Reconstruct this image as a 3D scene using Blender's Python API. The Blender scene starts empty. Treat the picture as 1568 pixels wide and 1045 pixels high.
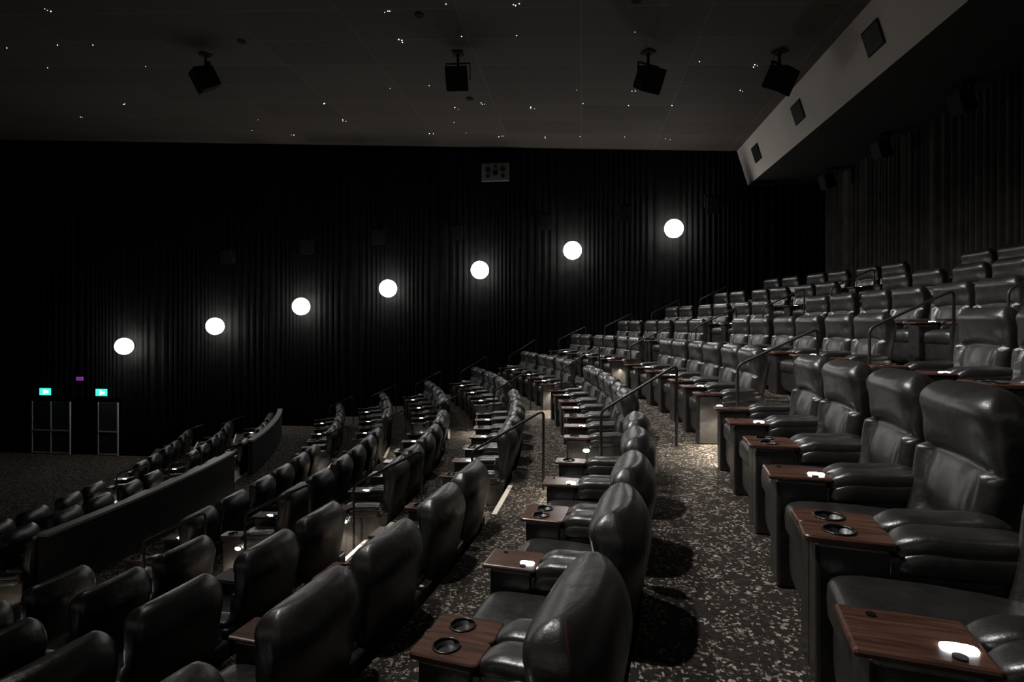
import bpy, bmesh, math, random
from mathutils import Vector, Matrix
random.seed(7)
sc = bpy.context.scene
try:
    sc.view_settings.view_transform = 'Standard'
except Exception:
    pass
W = bpy.data.worlds.new("world"); sc.world = W; W.use_nodes = True
W.node_tree.nodes['Background'].inputs[0].default_value = (0, 0, 0, 1)

# ------------------------------------------------------------ materials
def mat(name, col=(.5,.5,.5), rough=.5, metal=0, emit=None, es=0, spec=.5):
    m = bpy.data.materials.new(name); m.use_nodes = True
    b = m.node_tree.nodes['Principled BSDF']
    b.inputs['Base Color'].default_value = (*col, 1)
    b.inputs['Roughness'].default_value = rough
    b.inputs['Metallic'].default_value = metal
    b.inputs['Specular IOR Level'].default_value = spec
    if emit:
        b.inputs['Emission Color'].default_value = (*emit, 1)
        b.inputs['Emission Strength'].default_value = es
    return m
def nd(m, t, **k):
    n = m.node_tree.nodes.new(t)
    for a, v in k.items(): setattr(n, a, v)
    return n
def ramp(m, stops, interp='LINEAR'):
    r = nd(m, 'ShaderNodeValToRGB'); cr = r.color_ramp; cr.interpolation = interp
    while len(cr.elements) < len(stops): cr.elements.new(.5)
    for e, (p, c) in zip(cr.elements, stops):
        e.position = p; e.color = (c[0], c[1], c[2], 1)
    return r

def leather():
    m = mat("black_leather", (.03,.029,.028), .36, spec=.75)
    L = m.node_tree.links; b = m.node_tree.nodes['Principled BSDF']
    tc = nd(m, 'ShaderNodeTexCoord')
    n = nd(m, 'ShaderNodeTexNoise'); n.inputs['Scale'].default_value = 9
    n.inputs['Detail'].default_value = 4
    v = nd(m, 'ShaderNodeTexVoronoi'); v.inputs['Scale'].default_value = 180
    L.new(tc.outputs['Object'], n.inputs['Vector']); L.new(tc.outputs['Object'], v.inputs['Vector'])
    r = ramp(m, [(.3,(.0075,.0068,.0063)),(.75,(.014,.0128,.012))])
    L.new(n.outputs['Fac'], r.inputs[0]); L.new(r.outputs[0], b.inputs['Base Color'])
    mr = nd(m, 'ShaderNodeMapRange'); mr.inputs[3].default_value=.30; mr.inputs[4].default_value=.42
    L.new(n.outputs['Fac'], mr.inputs[0]); L.new(mr.outputs[0], b.inputs['Roughness'])
    bp = nd(m, 'ShaderNodeBump'); bp.inputs['Strength'].default_value=.12; bp.inputs['Distance'].default_value=.002
    L.new(v.outputs['Distance'], bp.inputs['Height'])
    bp2 = nd(m, 'ShaderNodeBump'); bp2.inputs['Strength'].default_value=.35; bp2.inputs['Distance'].default_value=.02
    L.new(n.outputs['Fac'], bp2.inputs['Height']); L.new(bp.outputs[0], bp2.inputs['Normal'])
    L.new(bp2.outputs[0], b.inputs['Normal'])
    return m
def wood():
    m = mat("red_brown_wood", (.1,.03,.015), .28)
    L = m.node_tree.links; b = m.node_tree.nodes['Principled BSDF']
    tc = nd(m, 'ShaderNodeTexCoord'); mp = nd(m, 'ShaderNodeMapping'); mp.inputs['Scale'].default_value=(2,24,2)
    n = nd(m, 'ShaderNodeTexNoise'); n.inputs['Scale'].default_value=3; n.inputs['Detail'].default_value=6
    L.new(tc.outputs['Object'], mp.inputs[0]); L.new(mp.outputs[0], n.inputs['Vector'])
    r = ramp(m, [(.35,(.032,.015,.010)),(.65,(.082,.038,.025))])
    L.new(n.outputs['Fac'], r.inputs[0]); L.new(r.outputs[0], b.inputs['Base Color'])
    return m
def carpet():
    m = mat("patterned_carpet", (.03,.027,.024), .95, spec=.1)
    L = m.node_tree.links; b = m.node_tree.nodes['Principled BSDF']
    tc = nd(m, 'ShaderNodeTexCoord')
    n0 = nd(m, 'ShaderNodeTexNoise'); n0.inputs['Scale'].default_value=40; n0.inputs['Detail'].default_value=1
    ad = nd(m, 'ShaderNodeVectorMath', operation='MULTIPLY_ADD')
    L.new(n0.outputs['Color'], ad.inputs[0]); ad.inputs[1].default_value=(.022,.022,.022)
    L.new(tc.outputs['Object'], n0.inputs['Vector']); L.new(tc.outputs['Object'], ad.inputs[2])
    v = nd(m, 'ShaderNodeTexVoronoi', distance='MANHATTAN'); v.inputs['Scale'].default_value=66
    L.new(ad.outputs[0], v.inputs['Vector'])
    sep = nd(m, 'ShaderNodeSeparateColor'); L.new(v.outputs['Color'], sep.inputs[0])
    n1 = nd(m, 'ShaderNodeTexNoise'); n1.inputs['Scale'].default_value=8.0; n1.inputs['Detail'].default_value=2
    L.new(tc.outputs['Object'], n1.inputs['Vector'])
    mr = nd(m, 'ShaderNodeMapRange'); mr.inputs[1].default_value=.35; mr.inputs[2].default_value=.65
    mr.inputs[3].default_value=.96; mr.inputs[4].default_value=.66
    L.new(n1.outputs['Fac'], mr.inputs[0])
    gt = nd(m, 'ShaderNodeMath', operation='GREATER_THAN')
    L.new(sep.outputs[0], gt.inputs[0]); L.new(mr.outputs[0], gt.inputs[1])
    r = ramp(m, [(0,(.065,.056,.046)),(.5,(.14,.122,.10)),(1,(.27,.235,.195))])
    L.new(sep.outputs[1], r.inputs[0])
    n2 = nd(m, 'ShaderNodeTexNoise'); n2.inputs['Scale'].default_value=60
    L.new(tc.outputs['Object'], n2.inputs['Vector'])
    r2 = ramp(m, [(.3,(.009,.008,.0072)),(.7,(.023,.0195,.017))]); L.new(n2.outputs['Fac'], r2.inputs[0])
    mx = nd(m, 'ShaderNodeMix', data_type='RGBA')
    L.new(gt.outputs[0], mx.inputs[0]); L.new(r2.outputs[0], mx.inputs[6]); L.new(r.outputs[0], mx.inputs[7])
    L.new(mx.outputs[2], b.inputs['Base Color'])
    bp = nd(m,'ShaderNodeBump'); bp.inputs['Strength'].default_value=.4; bp.inputs['Distance'].default_value=.004
    L.new(n2.outputs['Fac'], bp.inputs['Height']); L.new(bp.outputs[0], b.inputs['Normal'])
    return m
def ceilmat():
    m = mat("dark_ceiling_tiles", (.07,.065,.06), .8, spec=.2)
    L = m.node_tree.links; b = m.node_tree.nodes['Principled BSDF']
    tc = nd(m,'ShaderNodeTexCoord')
    br = nd(m,'ShaderNodeTexBrick'); br.offset=0; br.squash=1
    br.inputs['Scale'].default_value=1; br.inputs['Brick Width'].default_value=2.4; br.inputs['Row Height'].default_value=1.2
    br.inputs['Mortar Size'].default_value=.009; br.inputs['Mortar Smooth'].default_value=.2
    br.inputs['Color1'].default_value=(.052,.043,.037,1); br.inputs['Color2'].default_value=(.040,.034,.029,1)
    br.inputs['Mortar'].default_value=(.090,.078,.069,1)
    L.new(tc.outputs['Object'], br.inputs['Vector']); L.new(br.outputs['Color'], b.inputs['Base Color'])
    return m
def plaster(name, c0, c1, sc_=1.2):
    m = mat(name, c0, .85, spec=.2)
    L = m.node_tree.links; b = m.node_tree.nodes['Principled BSDF']
    tc = nd(m,'ShaderNodeTexCoord'); n = nd(m,'ShaderNodeTexNoise'); n.inputs['Scale'].default_value=sc_; n.inputs['Detail'].default_value=5
    L.new(tc.outputs['Object'], n.inputs['Vector']); r = ramp(m,[(.3,c0),(.7,c1)])
    L.new(n.outputs['Fac'], r.inputs[0]); L.new(r.outputs[0], b.inputs['Base Color'])
    return m
def cloth(name, c0, c1):
    m = plaster(name, c0, c1, 3.0)
    m.node_tree.nodes['Principled BSDF'].inputs['Specular IOR Level'].default_value=.03
    return m

M_LEA = leather(); M_WOOD = wood(); M_CARP = carpet(); M_CEIL = ceilmat()
M_BASE = mat("seat_base_black", (.008,.008,.008), .55)
M_PIPE = mat("burgundy_piping", (.03,.009,.009), .45)
M_CUP = mat("cup_holder_black", (.008,.008,.008), .4)
M_RIM = mat("cup_rim_metal", (.05,.05,.05), .25, .9)
M_LED = mat("console_led", (1,1,1), .4, emit=(.92,.96,1), es=22)
M_STEPL = mat("step_light_lens", (1,1,1), .4, emit=(1,.95,.86), es=20)
M_GLOBE = mat("frosted_globe", (1,1,1), .4, emit=(1,.985,.95), es=34)
M_GLOBE2 = mat("frosted_globe_dimmed", (1,1,1), .4, emit=(1,.985,.95), es=6)
M_STAR = mat("star_light", (1,1,1), .4, emit=(1,.98,.95), es=4)
M_METAL = mat("dark_rail_metal", (.014,.014,.014), .42, .5)
M_SPK = mat("speaker_black", (.006,.006,.006), .8, spec=.1)
M_SPK2 = mat("speaker_grille", (.010,.010,.010), .8, spec=.1)
M_CURT = cloth("black_drape", (.0040,.0040,.0040), (.0065,.0065,.0065))
M_CURTB = cloth("dark_grey_drape", (.022,.0205,.0195), (.036,.034,.032))
M_WALL = plaster("black_wall_paint", (.003,.003,.003), (.005,.005,.005))
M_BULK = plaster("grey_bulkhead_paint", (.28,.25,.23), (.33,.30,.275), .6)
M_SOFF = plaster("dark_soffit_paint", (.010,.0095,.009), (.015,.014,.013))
M_NOSE = mat("stair_nosing", (.5,.47,.42), .6)
M_CAP = mat("barrier_cap", (.16,.155,.15), .5)
M_PANEL = plaster("barrier_fabric", (.010,.010,.010), (.016,.016,.016), 8)
M_DOOR = plaster("door_paint", (.02,.02,.022), (.028,.028,.03), 4)
M_DTRIM = mat("door_edge_trim", (.34,.34,.35), .5)
M_GREEN = mat("exit_sign_green", (0,.3,.2), .5, emit=(.05,.75,.55), es=1.4)
M_WHITE = mat("exit_sign_white", (.9,.9,.9), .5, emit=(.8,1,.95), es=2.5)
M_MAG = mat("sign_magenta", (.2,.02,.2), .5, emit=(.35,.05,.5), es=.4)
M_LGREY = mat("unit_light_grey", (.16,.16,.16), .6)
M_SCR = mat("screen_white", (.3,.3,.3), .9)

def finish(name, bm, mats, smooth=False, loc=(0,0,0), parent=None):
    me = bpy.data.meshes.new(name); bm.normal_update(); bm.to_mesh(me); bm.free()
    for m in mats: me.materials.append(m)
    if smooth:
        for p in me.polygons: p.use_smooth = True
    ob = bpy.data.objects.new(name, me); ob.location = loc
    sc.collection.objects.link(ob)
    if parent: ob.parent = parent
    return ob

# ------------------------------------------------------------ mesh helpers
def rbox(bm, x0,x1,y0,y1,z0,z1, bev=.015, seg=2, mi=0, smooth=None):
    r = bmesh.ops.create_cube(bm, size=1)
    vs = r['verts']
    for v in vs:
        v.co = Vector(((x0+x1)/2+v.co.x*(x1-x0),(y0+y1)/2+v.co.y*(y1-y0),(z0+z1)/2+v.co.z*(z1-z0)))
    allv = set(vs)
    if bev > 0:
        es = list(set(e for v in vs for e in v.link_edges))
        r2 = bmesh.ops.bevel(bm, geom=es, offset=bev, segments=seg, profile=.5, affect='EDGES')
        allv = set(r2['verts'])
    fs = set(f for v in allv if v.is_valid for f in v.link_faces)
    for f in fs: f.material_index = mi; f.smooth = False
    return fs
def sg(a, e): return math.copysign(abs(a)**e, a)
def puff(bm, c, h, e1=.45, e2=.45, mi=0, nu=28, nv=14, fn=None):
    rings=[]
    for j in range(1,nv):
        ph=-math.pi/2+math.pi*j/nv; row=[]
        for i in range(nu):
            th=2*math.pi*i/nu
            p=Vector((h[0]*sg(math.cos(ph),e1)*sg(math.cos(th),e2), h[1]*sg(math.cos(ph),e1)*sg(math.sin(th),e2), h[2]*sg(math.sin(ph),e1)))
            if fn: p=fn(p)
            row.append(bm.verts.new(p+Vector(c)))
        rings.append(row)
    pb=Vector((0,0,-h[2])); pt=Vector((0,0,h[2]))
    if fn: pb=fn(pb); pt=fn(pt)
    b=bm.verts.new(pb+Vector(c)); t=bm.verts.new(pt+Vector(c))
    fs=[]
    for a,bb in zip(rings[:-1],rings[1:]):
        for i in range(nu):
            fs.append(bm.faces.new((a[i],a[(i+1)%nu],bb[(i+1)%nu],bb[i])))
    for i in range(nu):
        fs.append(bm.faces.new((b,rings[0][(i+1)%nu],rings[0][i])))
        fs.append(bm.faces.new((t,rings[-1][i],rings[-1][(i+1)%nu])))
    for f in fs: f.material_index=mi; f.smooth=True
def cyl(bm, c, r, h, mi=0, seg=20, M=None, r2=None):
    r_=bmesh.ops.create_cone(bm, cap_ends=True, segments=seg, radius1=r, radius2=r if r2 is None else r2, depth=h)
    T=Matrix.Translation(Vector(c)) @ (M if M is not None else Matrix())
    for v in r_['verts']: v.co = T @ v.co
    for f in set(f for v in r_['verts'] for f in v.link_faces): f.material_index=mi

def smst(a,b,x):
    t=max(0,min(1,(x-a)/(b-a))); return t*t*(3-2*t)

def seat_back(bm, yc):
    ts=[0,.02,.05]+[.08+.0175*i for i in range(50)]+[.95,.962,.974,.984,.991,.996,.999]
    nA=72; rings=[]
    for t in ts:
        z=.27+.835*t
        xc=-.04+.21*t+.035*math.sin(t*math.pi)-.055*smst(.75,1,t)
        w=.275+.060*smst(.05,.55,t)-.02*smst(.72,1,t)
        dF=.07; dB=.075
        e=1
        if t>.86: e=math.sqrt(max(0.003,1-((t-.86)/.14)**2))
        if t<.05: e=.8+.2*t/.05
        w*=(.68+.32*e) if t>.86 else 1
        dB*=e
        row=[]
        for k in range(nA):
            a=2*math.pi*k/nA; cy=math.cos(a); sx=math.sin(a)
            yy=sg(cy,.7); y=w*yy; q=abs(yy)
            if sx>=0:
                def pil(a_,b_,amp,pw=.42):
                    if a_<t<b_: return amp*(math.sin(math.pi*(t-a_)/(b_-a_))**pw)
                    return 0
                crease=.60+.035*(1-q*q)
                head=pil(crease,1.12,.105)*(1-.30*q**4) if t>crease else 0
                low=0
                if t<=crease:
                    qi=.66+.10*(t/.6)
                    inn=(max(0,1-(q/qi)**6))**.5 if q<qi else 0
                    mid=pil(.30,crease,.055); bot=pil(-.12,.30,.055)
                    low=(mid+bot)*inn
                    if .32<t: low+= .006*math.sin(y*58)*inn*math.sin(math.pi*(t-.30)/(crease-.30))**.5
                    if q>qi-.02: low+= .085*math.sin(math.pi*min(1,max(0,(q-qi+.02)/(1.05-qi))))**.6
                x=-(dF+head+low)*e*abs(sx)**.45
            else:
                x=dB*abs(sx)**.6
            x-= .045*q**3*smst(.25,.6,t)
            row.append(bm.verts.new((xc+x, yc+y, z)))
        rings.append(row)
    for a,b in zip(rings[:-1],rings[1:]):
        for i in range(nA):
            f=bm.faces.new((a[i],b[i],b[(i+1)%nA],a[(i+1)%nA])); f.smooth=True
            f.material_index = 2 if i in (nA-4,nA//2+3) else 0
    f=bm.faces.new(rings[-1][::-1]); f.smooth=True
    f=bm.faces.new(rings[0])

def slab_cup(bm, x0,x1,y0,y1,z0,z1,cx,cy,r,depth=.075):
    N=40; hx=(x1-x0)/2; hy=(y1-y0)/2; mx=(x0+x1)/2; my=(y0+y1)/2
    def rr(a, inset=0):
        ca,sa=math.cos(a),math.sin(a)
        return (mx+ (hx-inset)*sg(ca,.22), my+(hy-inset)*sg(sa,.22))
    inner=[]; outer=[]; ob=[]; oc=[]; cin=[]
    for k in range(N):
        a=2*math.pi*(k+.5)/N
        ox,oy=rr(a); tx,ty=rr(a,.005)
        outer.append(bm.verts.new((tx,ty,z1))); oc.append(bm.verts.new((ox,oy,z1-.005))); ob.append(bm.verts.new((ox,oy,z0)))
        inner.append(bm.verts.new((cx+r*math.cos(a),cy+r*math.sin(a),z1)))
        cin.append(bm.verts.new((cx+r*.95*math.cos(a),cy+r*.95*math.sin(a),z1-depth)))
    def br(A,B,mi,sm=False):
        for i in range(N):
            f=bm.faces.new((A[i],A[(i+1)%N],B[(i+1)%N],B[i])); f.material_index=mi; f.smooth=sm
    br(outer,inner,1); br(inner,cin,3,True); br(oc,outer,1); br(ob,oc,1)
    f=bm.faces.new(cin); f.material_index=3
    n2=28; rm=[]
    for k in range(n2):
        a=2*math.pi*k/n2; ring=[]
        for q in range(6):
            b=2*math.pi*q/6
            R=r+.003+.005*math.cos(b)
            ring.append(bm.verts.new((cx+R*math.cos(a),cy+R*math.sin(a),z1+.003+.004*math.sin(b))))
        rm.append(ring)
    for k in range(n2):
        for q in range(6):
            f=bm.faces.new((rm[k][q],rm[(k+1)%n2][q],rm[(k+1)%n2][(q+1)%6],rm[k][(q+1)%6])); f.material_index=4; f.smooth=True

def arm(bm, ym, w):
    def dro(p):
        q=p.copy(); q.z-= .03*smst(-.12,-.24,p.x); q.z+=.012*smst(-.05,.2,p.x); return q
    puff(bm,(-.19,ym,.578),(.225,w,.050),.55,.5,0,36,12,dro)
    puff(bm,(-.18,ym,.525),(.235,w*1.06,.055),.5,.4,0,36,12,dro)
def make_pair():
    bm=bmesh.new()
    for s in (-1,1):
        yc=.385*s
        seat_back(bm, yc)
        rbox(bm,-.50,.10,yc-.26,yc+.26,.0,.33,.02,2,5)
        def cush(p):
            q=p.copy()
            q.z+= .02*math.cos(p.y/.26*1.3) - .015*smst(0,.3,p.x)
            return q
        puff(bm,(-.33,yc,.385),(.315,.262,.095),.42,.3,0,36,16,cush)
        puff(bm,(-.555,yc,.24),(.065,.255,.17),.45,.4,0)
        ya,yb=sorted((s*.655,s*.815))
        rbox(bm,-.44,.10,ya+.005,yb-.005,.0,.54,.02,2,0)
        rbox(bm,-.66,-.42,ya,yb,.0,.562,.015,2,0)
        slab_cup(bm,-.70,-.40,ya-.012,yb+.004,.562,.586,-.57,(ya+yb)/2,.052)
        arm(bm,(ya+yb)/2,.088)
    rbox(bm,-.44,.10,-.10,.10,.0,.54,.02,2,0)
    rbox(bm,-.66,-.42,-.105,.105,.0,.562,.015,2,0)
    rbox(bm,-.70,-.40,-.118,.118,.562,.586,.010,2,1)
    cyl(bm,(-.62,.07,.588),.012,.006,4)
    for s in (-1,1): arm(bm,.062*s,.066)
    # slim reading-light lens under the arm front, facing forward over the wood
    puff(bm,(-.462,-.040,.588),(.040,.016,.007),.7,.6,6,20,8)
    cyl(bm,(-.475,-.085,.588),.016,.006,4)
    for v in bm.verts: v.co.y*=1.68/1.64
    bmesh.ops.recalc_face_normals(bm, faces=bm.faces[:])
    me=bpy.data.meshes.new("cinema_recliner_pair"); bm.to_mesh(me); bm.free()
    for m in (M_LEA,M_WOOD,M_PIPE,M_CUP,M_RIM,M_BASE,M_LED): me.materials.append(m)
    return me

# ------------------------------------------------------------ auditorium layout
Z0=-1.36; Y0=7.0
YN,YF=-5.5,19.5
CR={0:1.98}; FZ={0:Z0}
for i in range(1,5): CR[i]=CR[i-1]+1.37; FZ[i]=FZ[i-1]+.41
for i,(run,rise) in enumerate(((1.50,.54),(1.50,.50),(1.45,.45),(1.40,.40),(1.37,.38),(2.27,.34),(1.37,.32),(1.37,.30))):
    CR[-i-1]=CR[-i]-run; FZ[-i-1]=FZ[-i]-rise
def rad(i): return 25+.7*i
def ref(i,y): return CR[i]-(y-Y0)**2/(2*rad(i))
def fz(i): return FZ[i]
IMIN,IMAX=-8,4
ZF=-4.9
XB=7.85; XFRONT=-26
OFF=.17
bm=bmesh.new()
NY=40
ys=[YN+(YF-YN)*k/NY for k in range(NY+1)]
def strip(fa,za,fb,zb):
    A=[bm.verts.new((fa(y),y,za)) for y in ys]; B=[bm.verts.new((fb(y),y,zb)) for y in ys]
    for k in range(NY): bm.faces.new((A[k],B[k],B[k+1],A[k+1]))
fe=lambda y: ref(IMIN,y)-1.5
strip(lambda y:XFRONT,ZF,fe,ZF)
strip(fe,ZF,fe,fz(IMIN))
for i in range(IMIN,IMAX+1):
    a=fe if i==IMIN else (lambda y,i=i: ref(i-1,y)+OFF)
    b=(lambda y,i=i: ref(i,y)+OFF) if i<IMAX else (lambda y: XB)
    strip(a,fz(i),b,fz(i))
    if i<IMAX: strip(b,fz(i),b,fz(i+1))
bmesh.ops.recalc_face_normals(bm, faces=bm.faces[:])
finish("floor",bm,[M_CARP])

# stairs
AISLES=[(5.64,6.70),(11.80,12.84),(17.96,19.38),(-5.3,-4.3)]
for (a,b) in AISLES:
    bm=bmesh.new()
    for i in range(IMIN,IMAX):
        zt=(fz(i)+fz(i+1))/2
        f=lambda y,o: ref(i,y)+OFF+o
        def quadbox(o0,o1,z0,z1,mi):
            vs=[]
            for z in (z0,z1):
                for (o,y) in ((o0,a),(o1,a),(o1,b),(o0,b)): vs.append(bm.verts.new((f(y,o),y,z)))
            idx=[(0,3,2,1),(4,5,6,7),(0,1,5,4),(1,2,6,5),(2,3,7,6),(3,0,4,7)]
            for q in idx:
                fc=bm.faces.new([vs[t] for t in q]); fc.material_index=mi
        quadbox(-.32,0,fz(i)-.02,zt,0)
        quadbox(-.326,-.275,zt-.03,zt+.006,1)
        quadbox(-.006,.045,fz(i+1)-.03,fz(i+1)+.006,1)
    bmesh.ops.recalc_face_normals(bm, faces=bm.faces[:])
    finish("aisle_stairs",bm,[M_CARP,M_NOSE])

# seats
PAIR=1.68; PME=make_pair()
starts=[-2.78,-1.10,.58,2.26,3.94, 6.73,8.41,10.09, 12.87,14.55,16.23]
for i in range(IMIN,IMAX+1):
    for s in starts:
        yc=s+PAIR/2
        m_=-(yc-Y0)/rad(i)
        ob=bpy.data.objects.new("cinema_recliner_pair",PME)
        ob.location=(ref(i,yc),yc,fz(i)); ob.rotation_euler=(0,0,-math.atan(m_))
        sc.collection.objects.link(ob)

# aisle end step lights
bm=bmesh.new()
puff(bm,(0,0,0),(.038,.02,.020),.8,.8,0,14,8)
rbox(bm,-.045,.045,-.012,.0,-.025,.035,.004,1,1)
bmesh.ops.recalc_face_normals(bm, faces=bm.faces[:])
SLM=bpy.data.meshes.new("aisle_step_light"); bm.to_mesh(SLM); bm.free()
SLM.materials.append(M_STEPL); SLM.materials.append(M_RIM)
LD=bpy.data.lights.new("step_lamp",'SPOT'); LD.energy=85; LD.color=(1,.88,.72); LD.shadow_soft_size=.03
LD.spot_size=math.radians(140); LD.spot_blend=.8
for i in range(IMIN,IMAX+1):
    for (y,sgn) in ((5.645,1),(6.71,-1),(11.80,1),(12.85,-1)):
        x=ref(i,y)-.42
        ob=bpy.data.objects.new("aisle_step_light",SLM); ob.location=(x,y+sgn*.016,fz(i)+.44)
        if sgn<0: ob.rotation_euler=(0,0,math.pi)
        sc.collection.objects.link(ob)
        l=bpy.data.objects.new("step_lamp_bulb",LD); l.parent=ob; l.location=(0,.07,-.03)
        l.rotation_euler=(math.radians(24),0,0)
        sc.collection.objects.link(l)

# handrails
def rail(pts_list, name="stair_handrail", r=.016):
    cu=bpy.data.curves.new(name,'CURVE'); cu.dimensions='3D'; cu.bevel_depth=r; cu.bevel_resolution=3
    for pts in pts_list:
        sp=cu.splines.new('POLY'); sp.points.add(len(pts)-1)
        for p,q in zip(sp.points,pts): p.co=(*q,1)
    cu.materials.append(M_METAL); ob=bpy.data.objects.new(name,cu); sc.collection.objects.link(ob); return ob
def rounded(pts, r=.07, n=4):
    out=[pts[0]]
    for k in range(1,len(pts)-1):
        p0,p1,p2=Vector(pts[k-1]),Vector(pts[k]),Vector(pts[k+1])
        a=p1+(p0-p1).normalized()*min(r,(p0-p1).length/2); b=p1+(p2-p1).normalized()*min(r,(p2-p1).length/2)
        for j in range(n+1):
            t=j/n; out.append(tuple((1-t)**2*a+2*t*(1-t)*p1+t*t*b))
    out.append(pts[-1]); return out
for (y,idx) in ((6.58,range(-8,4)),(12.72,range(-8,4)),(18.02,range(-8,4))):
    for i in idx:
        if i==-6: continue
        xa=ref(i,y)-.25; xb=ref(i,y)+OFF+.42
        H=.92
        p=[(xa,y,fz(i)),(xa,y,fz(i)+H),(xb,y,fz(i+1)+H),(xb,y,fz(i+1))]
        rail([rounded(p)])

# barrier wall in front of cross aisle
def bx(y): return ref(-6,y)+.34
for (a,b) in ((-5.2,5.6),(6.75,11.7),(12.9,17.9)):
    bm=bmesh.new(); n=16
    def wallstrip(o0,o1,z0,z1,mi):
        L=[]
        for k in range(n+1):
            y=a+(b-a)*k/n
            L.append([bm.verts.new((bx(y)+o,y,z)) for o,z in ((o0,z0),(o1,z0),(o1,z1),(o0,z1))])
        for p,q in zip(L[:-1],L[1:]):
            for t in range(4):
                f=bm.faces.new((p[t],p[(t+1)%4],q[(t+1)%4],q[t])); f.material_index=mi
        for e in (L[0],L[-1]):
            f=bm.faces.new(e); f.material_index=mi
    wallstrip(0,.12,fz(-5),fz(-5)+.82,0); wallstrip(-.02,.14,fz(-5)+.82,fz(-5)+.86,1)
    bmesh.ops.recalc_face_normals(bm, faces=bm.faces[:])
    finish("aisle_barrier_wall",bm,[M_PANEL,M_CAP])

# ------------------------------------------------------------ room shell
def ceil_z(x): return 5.75+.053*(5.08-x)
def quad(name,pts,m):
    bm=bmesh.new(); bm.faces.new([bm.verts.new(p) for p in pts]); return finish(name,bm,[m])
quad("ceiling",[(XFRONT,YN,ceil_z(XFRONT)),(XFRONT,YF+.3,ceil_z(XFRONT)),(XB+.3,YF+.3,ceil_z(XB+.3)),(XB+.3,YN,ceil_z(XB+.3))],M_CEIL)
quad("wall_far_side",[(XFRONT,YF+.25,-6),(XB+.3,YF+.25,-6),(XB+.3,YF+.25,8),(XFRONT,YF+.25,8)],M_WALL)
quad("wall_near_side",[(XFRONT,YN,-6),(XB+.3,YN,-6),(XB+.3,YN,8),(XFRONT,YN,8)],M_WALL)
quad("wall_back",[(XB+.25,YN,-1),(XB+.25,YF+.3,-1),(XB+.25,YF+.3,8),(XB+.25,YN,8)],M_WALL)
quad("wall_front",[(XFRONT,YN,-6),(XFRONT,YF+.3,-6),(XFRONT,YF+.3,8),(XFRONT,YN,8)],M_WALL)
quad("cinema_screen",[(XFRONT+.15,-3,-3.2),(XFRONT+.15,17,-3.2),(XFRONT+.15,17,5.5),(XFRONT+.15,-3,5.5)],M_SCR)

def drape(name, along, a, b, pos, zfun0, z1fun, amp, per, m):
    bm=bmesh.new(); n=int((b-a)/per*10); prev=None; ph=0
    for k in range(n+1):
        s=a+(b-a)*k/n
        ph+= 2*math.pi/10*(1+.35*math.sin(s*1.7)+.2*math.sin(s*4.1))
        o=amp*(math.sin(ph)+.25*math.sin(ph*2.3+1))
        P=[]
        for t in (0,1):
            z=zfun0(s) if t==0 else z1fun(s)
            oo=o*(1.15 if t==0 else .85)
            P.append(bm.verts.new((s,pos+oo,z) if along=='x' else (pos+oo,s,z)))
        if prev:
            f=bm.faces.new((prev[0],P[0],P[1],prev[1])); f.smooth=True
        prev=P
    return finish(name,bm,[m])
def zf_far(x):
    for i in range(IMAX,IMIN-1,-1):
        if i==IMIN: edge=ref(IMIN,YF)-1.5
        else: edge=ref(i-1,YF)+OFF
        if x>edge: return fz(i)+.02
    return ZF+.02
drape("wall_drape","x",-17.2,XB,YF-.02,zf_far,lambda x:ceil_z(x)-.02,.022,.20,M_CURT)
drape("wall_drape","x",XFRONT,-21.3,YF-.02,zf_far,lambda x:ceil_z(x)-.02,.022,.20,M_CURT)
drape("wall_drape","x",-21.3,-17.2,YF-.02,lambda x:-2.75,lambda x:ceil_z(x)-.02,.022,.20,M_CURT)
drape("wall_drape","y",YN+.1,YF-.1,XB-.05,lambda y:fz(IMAX)+.02,lambda y:4.62,.065,.24,M_CURTB)

# bulkhead
bm=bmesh.new()
def ext(p,q,mi):
    v=[bm.verts.new((p[0],YN,p[1])),bm.verts.new((p[0],YF,p[1])),bm.verts.new((q[0],YF,q[1])),bm.verts.new((q[0],YN,q[1]))]
    f=bm.faces.new(v); f.material_index=mi
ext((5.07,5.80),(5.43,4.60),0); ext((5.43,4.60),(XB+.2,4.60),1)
finish("ceiling_bulkhead",bm,[M_BULK,M_SOFF])
ang=math.atan2(.36,1.20)
for y in (0.5,4.0,7.5,11.0,14.6,17.9):
    bm=bmesh.new()
    s=.26
    rbox(bm,-.012,.012,-s-.03,s+.03,-s*.8-.03,s*.8+.03,.004,1,1)
    rbox(bm,-.016,-.010,-s,s,-s*.8,s*.8,0,1,0)
    for k in range(9):
        z=-s*.75+k*s*1.5/8
        rbox(bm,-.026,-.014,-s,s,z-.006,z+.006,0,1,1)
    M=Matrix.Rotation(-ang,4,'Y')
    for v in bm.verts: v.co=M@v.co
    finish("air_vent",bm,[M_CUP,M_SPK2],loc=(5.235,y,5.20))

# ------------------------------------------------------------ globe wall lights
gl=[(-16.7,-.76),(-13.1,-.02),(-9.83,.68),(-6.65,1.29),(-3.42,1.89),(-.29,2.51),(3.0,3.17)]
for (yy,sgn) in ((YF,-1),(YN,1)):
    for x,z in gl:
        bm=bmesh.new()
        bmesh.ops.create_uvsphere(bm,u_segments=32,v_segments=16,radius=.30)
        for f in bm.faces: f.smooth=True; f.material_index=0
        cyl(bm,(0,-sgn*.33,0),.10,.14,1,24,Matrix.Rotation(math.pi/2,4,'X'))
        finish("globe_wall_light",bm,[M_GLOBE if sgn<0 else M_GLOBE2,M_METAL],loc=(x,yy+sgn*.44,z))

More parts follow.
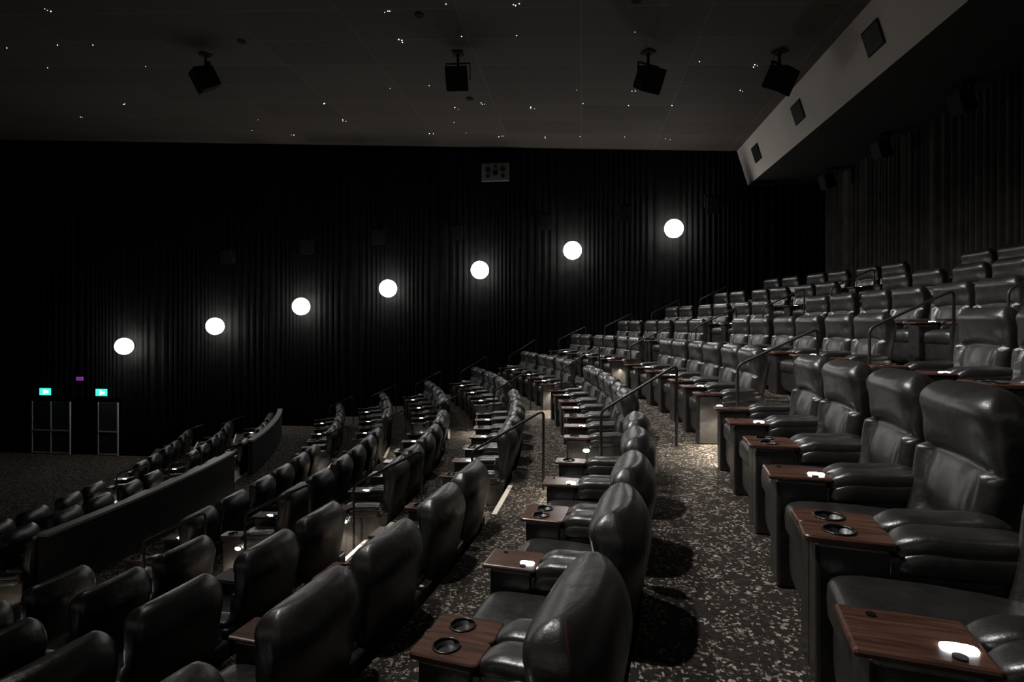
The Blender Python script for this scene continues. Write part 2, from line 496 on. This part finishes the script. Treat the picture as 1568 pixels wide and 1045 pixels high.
# ------------------------------------------------------------ speakers
def speaker(name, loc, w,h,d, rot, hang=0, bracket=None):
    e=bpy.data.objects.new(name,None); e.location=loc; sc.collection.objects.link(e)
    bm=bmesh.new()
    vs=[]
    for (y,k) in ((-d/2,1),(d/2,.72)):
        for sx,sz in ((-1,-1),(1,-1),(1,1),(-1,1)): vs.append(bm.verts.new((sx*w/2*k,y,sz*h/2*(.5+.5*k))))
    for q in ((0,1,2,3),(7,6,5,4),(0,4,5,1),(1,5,6,2),(2,6,7,3),(3,7,4,0)): bm.faces.new([vs[t] for t in q])
    bmesh.ops.recalc_face_normals(bm, faces=bm.faces[:])
    bmesh.ops.bevel(bm,geom=bm.edges[:],offset=.012,segments=2,affect='EDGES')
    rbox(bm,-w/2+.03,w/2-.03,-d/2-.015,-d/2,-h/2+.03,h/2-.03,.005,1,1)
    cab=finish("cabinet",bm,[M_SPK,M_SPK2],parent=e); cab.rotation_euler=rot
    bm=bmesh.new()
    if hang>0:
        cyl(bm,(0,0,h/2+hang/2-.05),.03,hang+.1,0,12)
        rbox(bm,-.12,.12,-.12,.12,h/2+hang-.02,h/2+hang,.003,1,0)
    rbox(bm,-w/2-.03,-w/2-.015,-.03,.03,-.05,h/2+.06,.003,1,0)
    rbox(bm,w/2+.015,w/2+.03,-.03,.03,-.05,h/2+.06,.003,1,0)
    rbox(bm,-w/2-.03,w/2+.03,-.03,.03,h/2+.05,h/2+.065,.003,1,0)
    if bracket: rbox(bm,*bracket,.003,1,0)
    br=finish("bracket",bm,[M_SPK],parent=e); br.rotation_euler=(0,0,rot[2])
for x,z,rz in ((-8.9,5.9,-.7),(-2.76,5.6,0.05),(1.44,5.35,.6),(4.15,5.2,.75)):
    hg=max(.1,ceil_z(x)-z-.27)
    speaker("ceiling_speaker",(x,12.6,z),.50,.52,.46,(math.radians(28),0,rz),hg)
for y in (0,2.9,5.8,8.7,11.7,14.6,17.65):
    speaker("rear_wall_speaker",(7.16,y,4.22),.34,.44,.32,(math.radians(15),0,-math.pi/2+.2),.14)
for x,z in ((-12.6,2.5),(-9.6,2.8),(-7.0,3.1),(-4.2,3.2),(-1.2,3.5),(1.4,3.7),(4.2,3.9)):
    speaker("side_wall_speaker",(x,YF-.42,z),.42,.55,.34,(math.radians(12),0,0),0,(-.04,.04,.1,.42,-.04,.04))

# upper wall fixture with round ports
e=bpy.data.objects.new("wall_projector_port",None); e.location=(-2.93,YF-.14,5.28); sc.collection.objects.link(e)
bm=bmesh.new()
rbox(bm,-.48,.48,-.03,.03,-.31,.31,.01,1,0)
R=Matrix.Rotation(math.pi/2,4,'X')
for x,z,r in ((-.26,.10,.09),(.26,.10,.09),(-.26,-.14,.07),(.26,-.14,.07),(0,-.02,.10),(0,.2,.05)):
    cyl(bm,(x,-.035,z),r,.03,1,20,R)
finish("panel",bm,[M_LGREY,M_CUP],parent=e)

# doors and signs on the far wall
def door(name,x0,x1,z0,z1,leaves):
    e=bpy.data.objects.new(name,None); e.location=(0,0,0); sc.collection.objects.link(e)
    bm=bmesh.new(); y=YF-.03
    rbox(bm,x0,x1,y-.03,y+.03,z0,z1,.004,1,0)
    finish("leaf",bm,[M_DOOR],parent=e)
    bm=bmesh.new(); t=.018
    rbox(bm,x0-t,x0+t,y-.05,y,z0,z1,0,1,0); rbox(bm,x1-t,x1+t,y-.05,y,z0,z1,0,1,0)
    rbox(bm,x0,x1,y-.05,y,z0+.03,z0+.07,0,1,0); rbox(bm,x0,x1,y-.05,y,z0+.88,z0+.93,0,1,0)
    if leaves==2:
        xm=(x0+x1)/2; rbox(bm,xm-t,xm+t,y-.05,y,z0,z1,0,1,0)
    finish("edge_trim",bm,[M_DTRIM],parent=e)
door("door_1",-20.9,-19.3,ZF,ZF+2.0,2); door("door_2",-18.1,-17.3,ZF,ZF+2.0,1)
for x in (-20.15,-17.8):
    bm=bmesh.new(); rbox(bm,-.22,.22,-.03,.03,-.13,.13,.005,1,0)
    rbox(bm,-.05,.03,-.034,-.03,-.08,.08,0,1,1); rbox(bm,.06,.16,-.034,-.03,-.05,.05,0,1,1)
    finish("exit_sign",bm,[M_GREEN,M_WHITE],loc=(x,YF-.25,-2.5))
bm=bmesh.new(); rbox(bm,-.13,.13,-.03,.03,-.07,.07,.005,1,0)
finish("illuminated_wall_sign",bm,[M_MAG],loc=(-18.75,YF-.2,-2.0))

# ------------------------------------------------------------ ceiling star lights
bm=bmesh.new()
for ix in range(-16,7):
    for iy in range(0,14):
        x=ix*1.25+random.uniform(-.2,.2); y=2.0+iy*1.25+random.uniform(-.2,.2)
        if x>4.7 or x<-17: continue
        pr=.62 if x>-6 else .16
        if random.random()>pr: continue
        for k in range(random.choice((1,1,2,3))):
            dx,dy=random.uniform(-.09,.09),random.uniform(-.09,.09)
            r=random.uniform(.006,.012)
            T=Matrix.Translation((x+dx,y+dy,ceil_z(x+dx)-.006))
            bmesh.ops.create_icosphere(bm,subdivisions=1,radius=r,matrix=T)
finish("ceiling_star_lights",bm,[M_STAR])

# recessed downlights
def spot(x,y,e,ang=110,ty=0,tx=0):
    em=bpy.data.objects.new("recessed_downlight",None); z=ceil_z(x); em.location=(x,y,z); sc.collection.objects.link(em)
    bm=bmesh.new(); cyl(bm,(0,0,-.01),.09,.03,0,24)
    finish("trim_ring",bm,[M_SPK],parent=em)
    ld=bpy.data.lights.new("lamp",'SPOT'); ld.energy=e; ld.spot_size=math.radians(ang); ld.spot_blend=1
    ld.shadow_soft_size=.14; ld.color=(1,.96,.91)
    o=bpy.data.objects.new("lamp",ld); o.parent=em; o.location=(0,0,-.16)
    o.rotation_euler=(math.radians(tx),math.radians(-ty),0)
    sc.collection.objects.link(o)
for x,y,e,ang,ty in ((-3.0,3.0,2000,80,37),(-3.2,6.8,2500,80,37),(-3.2,11.0,2600,80,37),(-3.0,15.2,2300,80,37),
              (1.0,6.4,620,70,22),(1.0,10.6,620,70,22),
              (-7.6,6.2,240,90,30),(-7.6,12.0,360,90,30)):
    spot(x,y,e,ang,ty)

# ------------------------------------------------------------ camera
cam=bpy.data.cameras.new("camera"); co=bpy.data.objects.new("camera",cam); sc.collection.objects.link(co)
co.location=(0,0,0); co.rotation_euler=(math.pi/2,0,math.radians(6.94))
cam.lens=20; cam.sensor_width=36; cam.shift_y=-.015; cam.clip_start=.05; cam.clip_end=200
sc.camera=co
